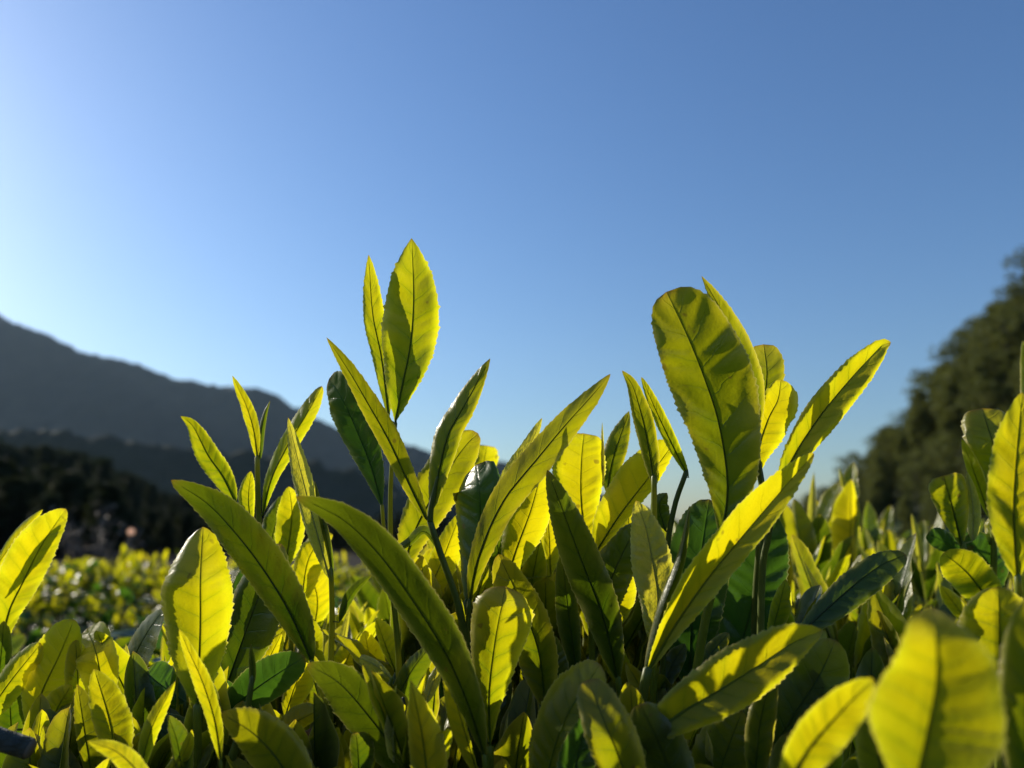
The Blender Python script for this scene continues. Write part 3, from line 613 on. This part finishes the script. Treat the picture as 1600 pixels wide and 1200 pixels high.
S('wide olive leaves in shade behind the lower right toothed leaf', 20.5,
  [([(1195, 1340), (1193, 1260), (1192, 1200)], [9, 9, 8], 's')],
  [('G', [(1192, 1212), (1235, 1125), (1278, 1060), (1306, 1000)], 46, 44, dict(a=.85, b=.55, seed=113)),
   ('G', [(1178, 1260), (1186, 1140), (1210, 1040)], 20, 22, dict(d=19.5)),
   ('F', [(1228, 1080), (1258, 1030), (1290, 985)], 20, 20, dict(d=21.5, seed=114)),
   ('G', [(1095, 1300), (1130, 1190), (1160, 1110)], 50, 40, dict(d=20, seed=115))])
S('bright blurred leaf pointing up right at the bottom, left of the huge blurred golden leaf', 13.5,
  [([(1215, 1330), (1220, 1260)], [8, 7], 's')],
  [('Y', [(1216, 1250), (1262, 1172), (1315, 1110), (1364, 1060)], 32, 36, dict(a=.8, b=.7, dl=.2, dr=.4, seed=118))])
S('huge blurred golden leaf with a tiny brown tip, close up at the bottom right corner', 11.5,
  [([(1420, 1360), (1424, 1290), (1426, 1235)], [11, 10, 9], 's')],
  [('Y', [(1426, 1250), (1448, 1150), (1464, 1060), (1461, 990), (1452, 948, .4)], 82, 98, dict(a=.85, b=1.05, rim=0, twist=0, curl=.1, bump=.7, wave=.5, nt=110, seed=121)),
   ('G', [(1385, 1330, 5), (1375, 1200, 5), (1360, 1085, 5)], 46, 56, dict(a=.8, b=.5))])
S('toothed leaf in the right corner behind the huge golden leaf, pointed tip upward', 18,
  [([(1560, 1320), (1560, 1200), (1560, 1120)], [6, 6, 5], 's')],
  [('Y', [(1560, 1125), (1562, 1050), (1562, 985), (1560, 917)], 58, 50, dict(a=.8, b=.55, dl=.2, dr=-.2, seed=124)),
   ('D', [(1575, 1200), (1570, 1080), (1590, 990)], 36, 36, dict(d=19))])
S('blurred shaded olive leaf cut off by the right edge of the picture', 13,
  [([(1612, 1340), (1612, 1260)], [8, 7], 's')],
  [('G', [(1612, 1270), (1604, 1110), (1612, 930)], 40, 40, dict(a=.6, b=.55, seed=126))])
S('olive leaf with gold edge leaning left, below the round glossy leaf', 20,
  [([(1575, 1110), (1570, 1030), (1562, 965)], [6, 5, 4.5], 's')],
  [('Y', [(1562, 968), (1535, 925), (1508, 892), (1474, 864)], 30, 32, dict(a=.75, b=.5, dl=.4, dr=.2, seed=128)),
   ('Y', [(1525, 985, -.3), (1500, 955, -.3), (1470, 915, -.3)], 12, 12),
   ('D', [(1560, 930), (1540, 875), (1505, 842)], 22, 30, dict(d=20.6, a=.8, b=.5)),
   ('D', [(1505, 870), (1480, 850), (1450, 833)], 16, 18, dict(d=20.8, a=.8, b=.5))])
S('round glossy leaf with a long white highlight on the midrib, near the right edge', 20.5,
  [([(1552, 960), (1553, 870), (1551, 815)], [5, 5, 4.5], 's')],
  [('G', [(1552, 818), (1561, 730), (1548, 682), (1534, 638, .4)], 36, 36, dict(a=.95, b=.26, dl=-.3, dr=.1, curl=-.2, seed=130)),
   ('Y', [(1548, 815), (1530, 760), (1503, 686)], 9, 12, dict(dl=.7, dr=-.5, bump=2.5)),
   ('Y', [(1545, 850), (1556, 830), (1562, 800)], 16, 18)])
S('small rounded green leaf with pale rim and a closed yellow bud beside it', 20.5,
  [([(1520, 960), (1512, 890), (1505, 850)], [5, 5, 4], 's')],
  [('G', [(1503, 853), (1490, 800), (1474, 743)], 25, 28, dict(a=.85, b=.27, dl=-.1, dr=.3, seed=133)),
   ('F', [(1520, 845), (1520, 790), (1511, 737)], 10, 11, dict(bud)),
   ('Y', [(1530, 900), (1560, 860), (1575, 830)], 22, 20, dict(d=21))])
S('tall olive leaf with warm edge at the right edge of the picture, pointed top', 18.5,
  [([(1592, 1040), (1592, 960), (1590, 900)], [6, 6, 5], 's')],
  [('Y', [(1590, 905), (1584, 810), (1588, 720), (1597, 613)], 36, 34, dict(a=.75, b=.75, dl=.2, dr=.2, bump=1.3, seed=135)),
   ('Y', [(1598, 660), (1602, 590), (1598, 532)], 7, 10)])
S('bright backlit yellow leaf at the left edge with a shadow patch along its midrib', 27,
  [([(0, 1130), (2, 1060), (4, 1000)], [6, 6, 5], 's')],
  [('Y', [(2, 1010), (14, 955), (38, 905), (66, 850), (103, 795)], 38, 24, dict(a=.75, b=.6, dl=.1, dr=-.2, seed=138)),
   ('Y', [(-20, 905, .8), (30, 835, .8), (67, 796, .8)], 9, 8, dict(dl=.6, dr=.6)),
   ('G', [(-5, 1080), (2, 1020), (6, 970)], 16, 14, dict(d=26.5))])
S('fan of golden leaves with drooping tips at the lower left', 24.5,
  [([(60, 1280), (58, 1200), (48, 1140)], [6, 6, 5], 's')],
  [('Y', [(46, 1142), (66, 1080), (92, 1025), (116, 968)], 38, 32, dict(a=.85, b=.62, dl=.3, dr=.1, seed=141)),
   ('Y', [(165, 1150), (160, 1080), (150, 1020), (136, 982, .8)], 30, 28, dict(a=.9, b=.42, dl=.2, dr=.5, seed=142)),
   ('Y', [(125, 1145), (122, 1070), (118, 1000)], 18, 20, dict(a=.8, b=.6)),
   ('Y', [(-35, 1140), (12, 1070), (64, 1005)], 20, 26, dict(a=.8, b=.6, seed=144)),
   ('Y', [(72, 1155), (88, 1110), (112, 1070)], 22, 16, dict(d=24)),
   ('G', [(20, 1180), (16, 1110), (12, 1050)], 22, 24, dict(d=25))])
S('two upright folded leaves side by side at the lower left, toothed edges glowing', 21,
  [([(190, 1330), (188, 1260), (182, 1205)], [6, 6, 5], 's')],
  [('Y', [(184, 1208), (172, 1130), (147, 1045)], 22, 30, dict(a=.8, b=.75, dl=.5, dr=.1, seed=147)),
   ('G', [(150, 1250), (133, 1150), (121, 1070)], 12, 26, dict(a=.8, b=.7, dl=.6, dr=.1, d=21.6, seed=148)),
   ('Y', [(205, 1190), (215, 1160), (226, 1145)], 10, 12)])
S('small yellow leaf pointing left at the bottom left, lowest in the row', 17.5,
  [([(262, 1320), (250, 1250)], [5, 4], 's')],
  [('Y', [(248, 1245), (190, 1180), (137, 1158)], 16, 16, dict(a=.7, b=.8, seed=150))])
S('narrow pale yellow leaf rising right toward the upright broad leaf, at the lower left', 20,
  [([(215, 1320), (216, 1260), (217, 1210)], [5, 4, 4], 's')],
  [('Y', [(217, 1215), (236, 1140), (274, 1064)], 13, 13, dict(a=.8, b=.9, dl=.7, dr=.4, seed=152)),
   ('G', [(290, 1250), (278, 1165), (262, 1117)], 10, 20, dict(seed=153)),
   ('Y', [(235, 1240), (285, 1180), (300, 1140)], 10, 12)])
S('narrow leaf with white sun glare on its face, behind the broad upright yellow leaf', 26.5,
  [([(186, 1180), (186, 1130), (188, 1085)], [4, 4, 3.5], 'd')],
  [('G', [(188, 1088), (208, 1030), (232, 985), (258, 950)], 16, 24, dict(a=.85, b=.7, dl=.2, dr=-.2, seed=155))])
S('round dark glossy leaf low beside the stalk of the broad upright yellow leaf', 24,
  [([(295, 1200), (292, 1150), (290, 1098)], [4, 4, 4], 'd')],
  [('D', [(292, 1098), (262, 1078), (226, 1050)], 30, 30, dict(a=.8, b=.27, seed=157))])
S('dull toothed leaves overlapping in shade between the centre leaves', 26,
  [([(700, 1230), (700, 1150), (700, 1090)], [6, 6, 5], 's')],
  [('G', [(700, 1100), (660, 1040), (640, 960)], 30, 30), ('D', [(700, 1110), (690, 1020), (660, 940)], 26, 30, dict(d=26.6)),
   ('Y', [(560, 1120), (580, 1060), (570, 985)], 22, 24, dict(d=27)), ('Y', [(540, 1090), (540, 1040), (556, 1000)], 22, 16, dict(d=26.8)),
   ('G', [(830, 1130), (838, 1050), (828, 960)], 24, 24, dict(d=26))])
# cut old branch end at the lower left corner
bp = P3([(-70, 1120), (-20, 1148), (46, 1170)], 19); root = empty('cut_branch', bp[0].tolist()); tag(root, 'dark old pruned branch end poking in at the lower left corner', 'branch')
mb = MB(); tube(mb, bp - bp[0], [.0027, .0025, .0024], k=14, n=20, cap=False); link('wood', mb.mesh('wood', [BARK]), root)
mb = MB(); e = bp[-1] - bp[0]; T = nrm(bp[-1] - bp[-2]); tube(mb, [e - T * .0002, e + T * .0006], [.0023, .0020], k=14, n=4); link('cut_face', mb.mesh('cut_face', [DRY]), root)
# ------------------------------------------------------------------ further tea shoots over the bush, copied with their parts
def fill_variant(seed, nl, H, matk, res=(24, 4), merged=False, mature=False):
    rg = np.random.RandomState(seed); parts = []
    top = np.array([rg.randn() * .008, rg.randn() * .008, H]); mid = top * .5 + rg.randn(3) * .003
    SP = np.array([[0, 0, -.03], [0, 0, 0], mid, top]); mb = MB(); tube(mb, SP, [.0014, .0013, .0011, .0008], k=6, n=12); parts.append(('stem', mb, STEM))
    cen = spline(SP[1:], 40); a0 = rg.rand() * 6.28
    for i in range(nl):
        f = .25 + .72 * i / max(1, nl - 1); b = cen[int(f * 39)]; an = a0 + i * 2.4 + rg.rand() * .5
        out = np.array([math.cos(an), math.sin(an), 0]); el = R(50 + 30 * f + rg.randn() * 9) if not mature else R(15 + 30 * rg.rand())
        Lg = (.048 if not mature else .065) * (1 - .35 * abs(f - .6)) * (.8 + .4 * rg.rand())
        d1 = out * math.cos(el) + np.array([0, 0, math.sin(el)]); bend = (rg.rand() - .35) * .5
        P = [b, b + d1 * Lg * .35, b + d1 * Lg * .7 - np.array([0, 0, 1]) * bend * Lg * .15 + out * bend * Lg * .05, b + d1 * Lg - np.array([0, 0, 1]) * bend * Lg * .4 + out * bend * Lg * .12]
        N = np.cross(np.cross(d1, [0, 0, 1.0]) + 1e-6, d1); W = Lg * (.11 + .06 * rg.rand()) * (1.25 if mature else 1)
        mb = MB(); leaf(mb, P, W, W * (.85 + .3 * rg.rand()), N, dl=-.25 - .4 * rg.rand(), dr=-.25 - .4 * rg.rand(), a=.85, b=.5 + .4 * rg.rand(), nt=res[0], nc=res[1], teeth=0 if res[0] < 30 else 11, rib=.0005, seed=seed * 17 + i)
        parts.append(('leaf', mb, MATS[matk[i % len(matk)]]))
    if not mature:
        mb = MB(); leaf(mb, [top - [0, 0, .004], top + [0.001, 0, .012], top + [0.002, .002, .026 + .01 * rg.rand()]], .0022, .0022, [1, .3, 0], dl=.8, dr=.8, a=.5, b=.8, nt=14, nc=2, teeth=0, seed=seed, rib=.0004); parts.append(('bud', mb, F))
    if not merged: return [(n, m.mesh(n, [mt])) for n, m, mt in parts]
    mm = MB(); mats = []; mi = []
    for n, m, mt in parts:
        nf = sum(len(f) for f in m.f); mi += [mats.index(mt) if mt in mats else (mats.append(mt) or len(mats) - 1)] * nf
        for v, f0, u in zip(m.v, m.f, m.uv): pass
        V = np.vstack(m.v); Fc = np.vstack(m.f); mm.add(V, Fc, np.vstack(m.uv))
    me = mm.mesh('tea_shoot', mats); me.polygons.foreach_set('material_index', np.array(mi, dtype=np.int32)); me.update(); return me
NV = [fill_variant(100 + i, 4 + i % 3, .035 + .012 * (i % 4), [('O', 'Y', 'G'), ('Y', 'O', 'O'), ('Y', 'O', 'G')][i % 3], res=(44, 5)) for i in range(10)]
FV = [fill_variant(200 + i, 4 + i % 2, .04 + .012 * (i % 3), [('Y', 'O', 'Y'), ('O', 'Y', 'Y')][i % 2], res=(14, 3), merged=True) for i in range(8)]
ZT = [max(max(v.co.z for v in me.vertices) for n, me in V) for V in NV]; ZF = [max(v.co.z for v in me.vertices) for me in FV]
rg = random.Random(11); used = []
def put_shoot(loc, s, v, label, group, merged=False, tilt=.35):
    if merged: root = link('tea_shoot', FV[v % len(FV)])
    else: root = empty('tea_shoot')
    root.location = loc; root.rotation_euler = (rg.uniform(-tilt, tilt), rg.uniform(-tilt, tilt), rg.random() * 6.28); root.scale = (s, s, s)
    tag(root, label, 'tea shoot', group)
    if not merged:
        for n, me in NV[v % len(NV)]: link(n, me, root)
    return root
# height of the leaf canopy of the near bush
def canopy(x, y):
    return CAMZ - .088 + .018 * math.sin(x * 9 + y * 7) + .012 * math.sin(x * 23 - y * 17) + max(0, x - .12) * .10
# where shoot tips may reach on the skyline of the near bush (photo skyline of the leaves, by picture column)
SKX = [0, 230, 300, 430, 560, 640, 780, 860, 960, 1050, 1180, 1230, 1300, 1340, 1450, 1600]
SKY = [1060, 1010, 960, 890, 960, 890, 810, 790, 740, 830, 840, 780, 775, 810, 850, 850]
cnt = 0
for k in range(6000):
    if cnt >= 130: break
    low = cnt < 34; d = rg.uniform(.2, .27) if low else .26 + .75 * rg.random() ** 1.25; px = rg.uniform(30, 1320 if low else 1640); b = at(px, 900, d)
    x, y = b[0], b[1]; z = canopy(x, y)
    if px < 620 and d > .5: continue
    if px < 1180 and d > .62 and px < 1100: continue
    if not low and any((x - a) ** 2 + (y - c) ** 2 < .021 ** 2 * (1 + d) for a, c in used): continue
    v = rg.randrange(10); s = rg.uniform(.8, 1.15); tz = z + ZT[v] * s
    tx, ty, _ = project((x, y, tz)); lim = rg.uniform(1020 if tx > 260 else 1090, 1150) if low else np.interp(tx, SKX, SKY)
    if ty < lim:
        z -= (lim - ty) / FPX * d * 1.03
        if z < CAMZ - .2: continue
    used.append((x, y)); cnt += 1
    zone = 'left' if px < 620 else 'mid' if px < 1150 else 'right'
    if zone == 'right' and d > .4: lb, gp = 'blurred yellow green shoot in the crowd between the dark blade leaf and hillside', 'blurred tea shoots at the right'
    elif zone == 'right': lb, gp = 'tea shoot filling in among the leaves at the lower right', 'filling tea shoots at the lower right'
    elif zone == 'mid': lb, gp = 'tea shoot partly hidden behind the large leaves at the centre', 'filling tea shoots behind the centre leaves'
    else: lb, gp = 'tea shoot low among the dark leaves at the lower left', 'filling tea shoots at the lower left'
    put_shoot((x, y, z), s, v, lb, gp)
# tall pair of blurred shoots right of the bright blade, and neighbours
for i, (px, ty, d, s, v) in enumerate([(1262, 752, .43, 1.15, 3), (1308, 735, .46, 1.2, 7), (1236, 790, .40, 1.1, 5), (1345, 786, .50, 1.1, 2), (1392, 800, .52, 1.1, 6), (1440, 812, .48, 1.0, 3), (1285, 800, .38, 1.0, 1), (1425, 850, .40, 1.0, 4), (1360, 830, .6, 1.2, 8)]):
    p = at(px, ty, d); p[2] -= ZT[v] * s * .96; put_shoot(p.tolist(), s, v, ['tall blurred yellow shoot nearest the bright blade, against the sky', 'tallest blurred yellow shoot standing before the hillside edge'][i] if i < 2 else 'blurred yellow green shoot in the crowd between the dark blade leaf and hillside', 'blurred tea shoots at the right', tilt=.1)
# many more small shoots than one could count, filling the canopy between the ones above
def young_mass(n, seed):
    rgn = np.random.RandomState(seed); mb = MB(); mi = []; mats = [STEM, Y, O, G, F]; k = 0
    VV = []
    for me in FV2:
        co = np.array([v.co[:] for v in me.vertices]); fc = np.array([p.vertices[:] for p in me.polygons]); uvs = np.zeros((len(co), 2))
        for l, u in zip(me.loops, me.uv_layers[0].data): uvs[l.vertex_index] = u.uv[:]
        ids = [mats.index(me.materials[p.material_index]) for p in me.polygons]; VV.append((co, fc, uvs, ids))
    while k < n:
        low = k < 110; d = rgn.uniform(.215, .28) if low else .27 + .75 * rgn.rand() ** 1.2; px = rgn.uniform(20, 1330 if low else 1620); b = at(px, 900, d); x, y = b[0], b[1]
        if px < 620 and d > .52: continue
        if px < 1100 and d > .66: continue
        co, fc, uvs, ids = VV[rgn.randint(len(VV))]; s = rgn.uniform(.6, .95); top = co[:, 2].max() * s; z = canopy(x, y) + .004 + .012 * rgn.rand()
        tx, ty, _ = project((x, y, z + top)); lim = rgn.uniform(1010 if tx > 260 else 1085, 1150) if low else np.interp(tx, SKX, SKY) + 14
        if ty < lim: z -= (lim - ty) / FPX * d * 1.03
        a, tl = rgn.rand() * 6.28, rgn.randn(2) * .16; ca, sa = math.cos(a), math.sin(a)
        M = np.array([[ca, -sa, tl[0]], [sa, ca, tl[1]], [0, 0, 1.0]]); mb.add((co * s) @ M.T + [x, y, z], fc, uvs); mi += ids; k += 1
    me = mb.mesh('young_shoots', mats); me.polygons.foreach_set('material_index', np.array(mi, dtype=np.int32)); me.update()
    return tag(link('young_shoots', me), 'dense filling of small young tea shoots and leaves between the larger shoots', 'tea shoots', kind='stuff')
FV2 = [fill_variant(300 + i, 5 + i % 2, .03 + .01 * (i % 3), [('Y', 'O', 'O'), ('O', 'Y', 'G'), ('Y', 'O', 'Y')][i % 3], res=(24, 4), merged=True) for i in range(9)]
young_mass(520, 9)
# ------------------------------------------------------------------ the bushes under the shoots
def leaf_cloud(pts, seed, Lr=(.04, .075), up=.3, yo=9):
    rgn = np.random.RandomState(seed); mb = MB()
    for p in pts:
        an = rgn.rand() * 6.28; el = rgn.uniform(-.3, .9); d1 = np.array([math.cos(an) * math.cos(el), math.sin(an) * math.cos(el), math.sin(el)]); Lg = rgn.uniform(*Lr) * (.6 if p[1] + yo < .42 else 1)
        N = nrm(np.array([rgn.randn() * .5, rgn.randn() * .5, 1.0])); W = Lg * rgn.uniform(.17, .24)
        P = [p, p + d1 * Lg * .5 + N * Lg * .05, p + d1 * Lg]
        leaf(mb, P, W, W, N, dl=-.2, dr=-.2, a=.85, b=.55, nt=13, nc=3, teeth=0, bump=1, rib=0, seed=rgn.randint(9999))
    return mb
def branches(n, cx, cy, wx, wy, top, seed):
    rgn = np.random.RandomState(seed); mb = MB()
    for i in range(n):
        x0, y0 = cx + rgn.uniform(-wx, wx) * .5, cy + rgn.uniform(-wy, wy) * .5; x1, y1 = cx + rgn.uniform(-wx, wx), cy + rgn.uniform(-wy, wy)
        tube(mb, [[x0, y0, -.02], [(x0 + x1) / 2, (y0 + y1) / 2, top * .5], [x1, y1, top]], [.012, .007, .003], k=6, n=8)
    return mb
rgn = np.random.RandomState(77); pts = []
while len(pts) < 6400:
    y = .25 + 1.67 * rgn.rand() ** 1.5; x = rgn.uniform(-.62, .62) * (y + .25) * 1.1 + .12 * y
    if x < -.42 * y - .02 and y > .55: continue
    if y > .62 and x < .30 * y: continue
    if y > 1.0 and x < .4: continue
    z = canopy(x, y) - .005 - .15 * rgn.rand() ** 1.6
    if y < .16: z -= .05
    pts.append(np.array([x, y, z]))
nb = empty('tea_bush', (0.1, .5, 0)); tag(nb, 'dense dark tea bush under the camera, carrying the near shoots', 'tea bush'); off = np.array([.1, .5, 0])
ob = link('foliage', leaf_cloud([p - off for p in pts[::2]], 5, (.035, .06), yo=.5).mesh('foliage', [D]), nb)
ob = tag(link('young_foliage', leaf_cloud([p - off for p in pts[1::2]], 6, (.03, .05), yo=.5).mesh('young_foliage', [G]), nb), kind='stuff')
ob = link('branches', branches(90, 0.0, 0.0, .5, .45, CAMZ - .14, 6).mesh('branches', [BARK]), nb)
def row_hedge(name, x0, x1, yc, halfw, top, npt, label, seed, slope=0.0, mat=G):
    rgn = np.random.RandomState(seed); c = np.array([(x0 + x1) / 2, yc, 0]); pts = []
    for i in range(npt):
        x = rgn.uniform(x0, x1); a = rgn.uniform(-1.25, 1.25); r = 1 - .18 * rgn.rand() ** 2
        y = yc + halfw * math.sin(a) * r + slope * (x - x0); z = top - (halfw * .62) * (1 - math.cos(a)) - (1 - r) * .3 + .012 * math.sin(x * 19)
        pts.append(np.array([x, y, z]) - c)
    rt = empty(name, c.tolist()); tag(rt, label, 'tea bush')
    link('foliage', leaf_cloud(pts, seed, (.03, .05)).mesh('foliage', [mat]), rt)
    up = [p + rgn.randn(3) * .01 for p in pts + pts if p[2] > top - .10]
    for_top = leaf_cloud([p + [0, 0, .015] for p in up], seed + 1, (.022, .04)); tag(link('young_foliage', for_top.mesh('young_foliage', [O]), rt), kind='stuff')
    link('branches', branches(80, 0, slope * (x1 - x0) / 2, (x1 - x0) / 2, halfw * .5, top - .1, seed).mesh('branches', [BARK]), rt)
    return rt
row_hedge('tea_bush', -1.75, .25, 1.75, .42, CAMZ - .095, 3600, 'long rounded tea row across the gap at the left, blurred', 31, mat=D)
cnt = 0
for k in range(4000):
    if cnt >= 108: break
    x = rg.uniform(-1.35, .1); a = rg.uniform(-1.15, .5); y = 1.75 + .42 * math.sin(a); z = CAMZ - .095 - .42 * .62 * (1 - math.cos(a)) - .01
    px, py, d = project((x, y, z))
    if px < -40 or px > 660: continue
    cnt += 1; front = a < -.55
    put_shoot((x, y, z), rg.uniform(.6, .85) * (.8 if front else 1), rg.randrange(8), 'blurred tea shoot low on the shaded side of the left tea row' if front else 'blurred bright tea shoot along the top of the left tea row',
              'blurred shoots on the side of the left tea row' if front else 'blurred shoots along the top of the left tea row', merged=True, tilt=.25)
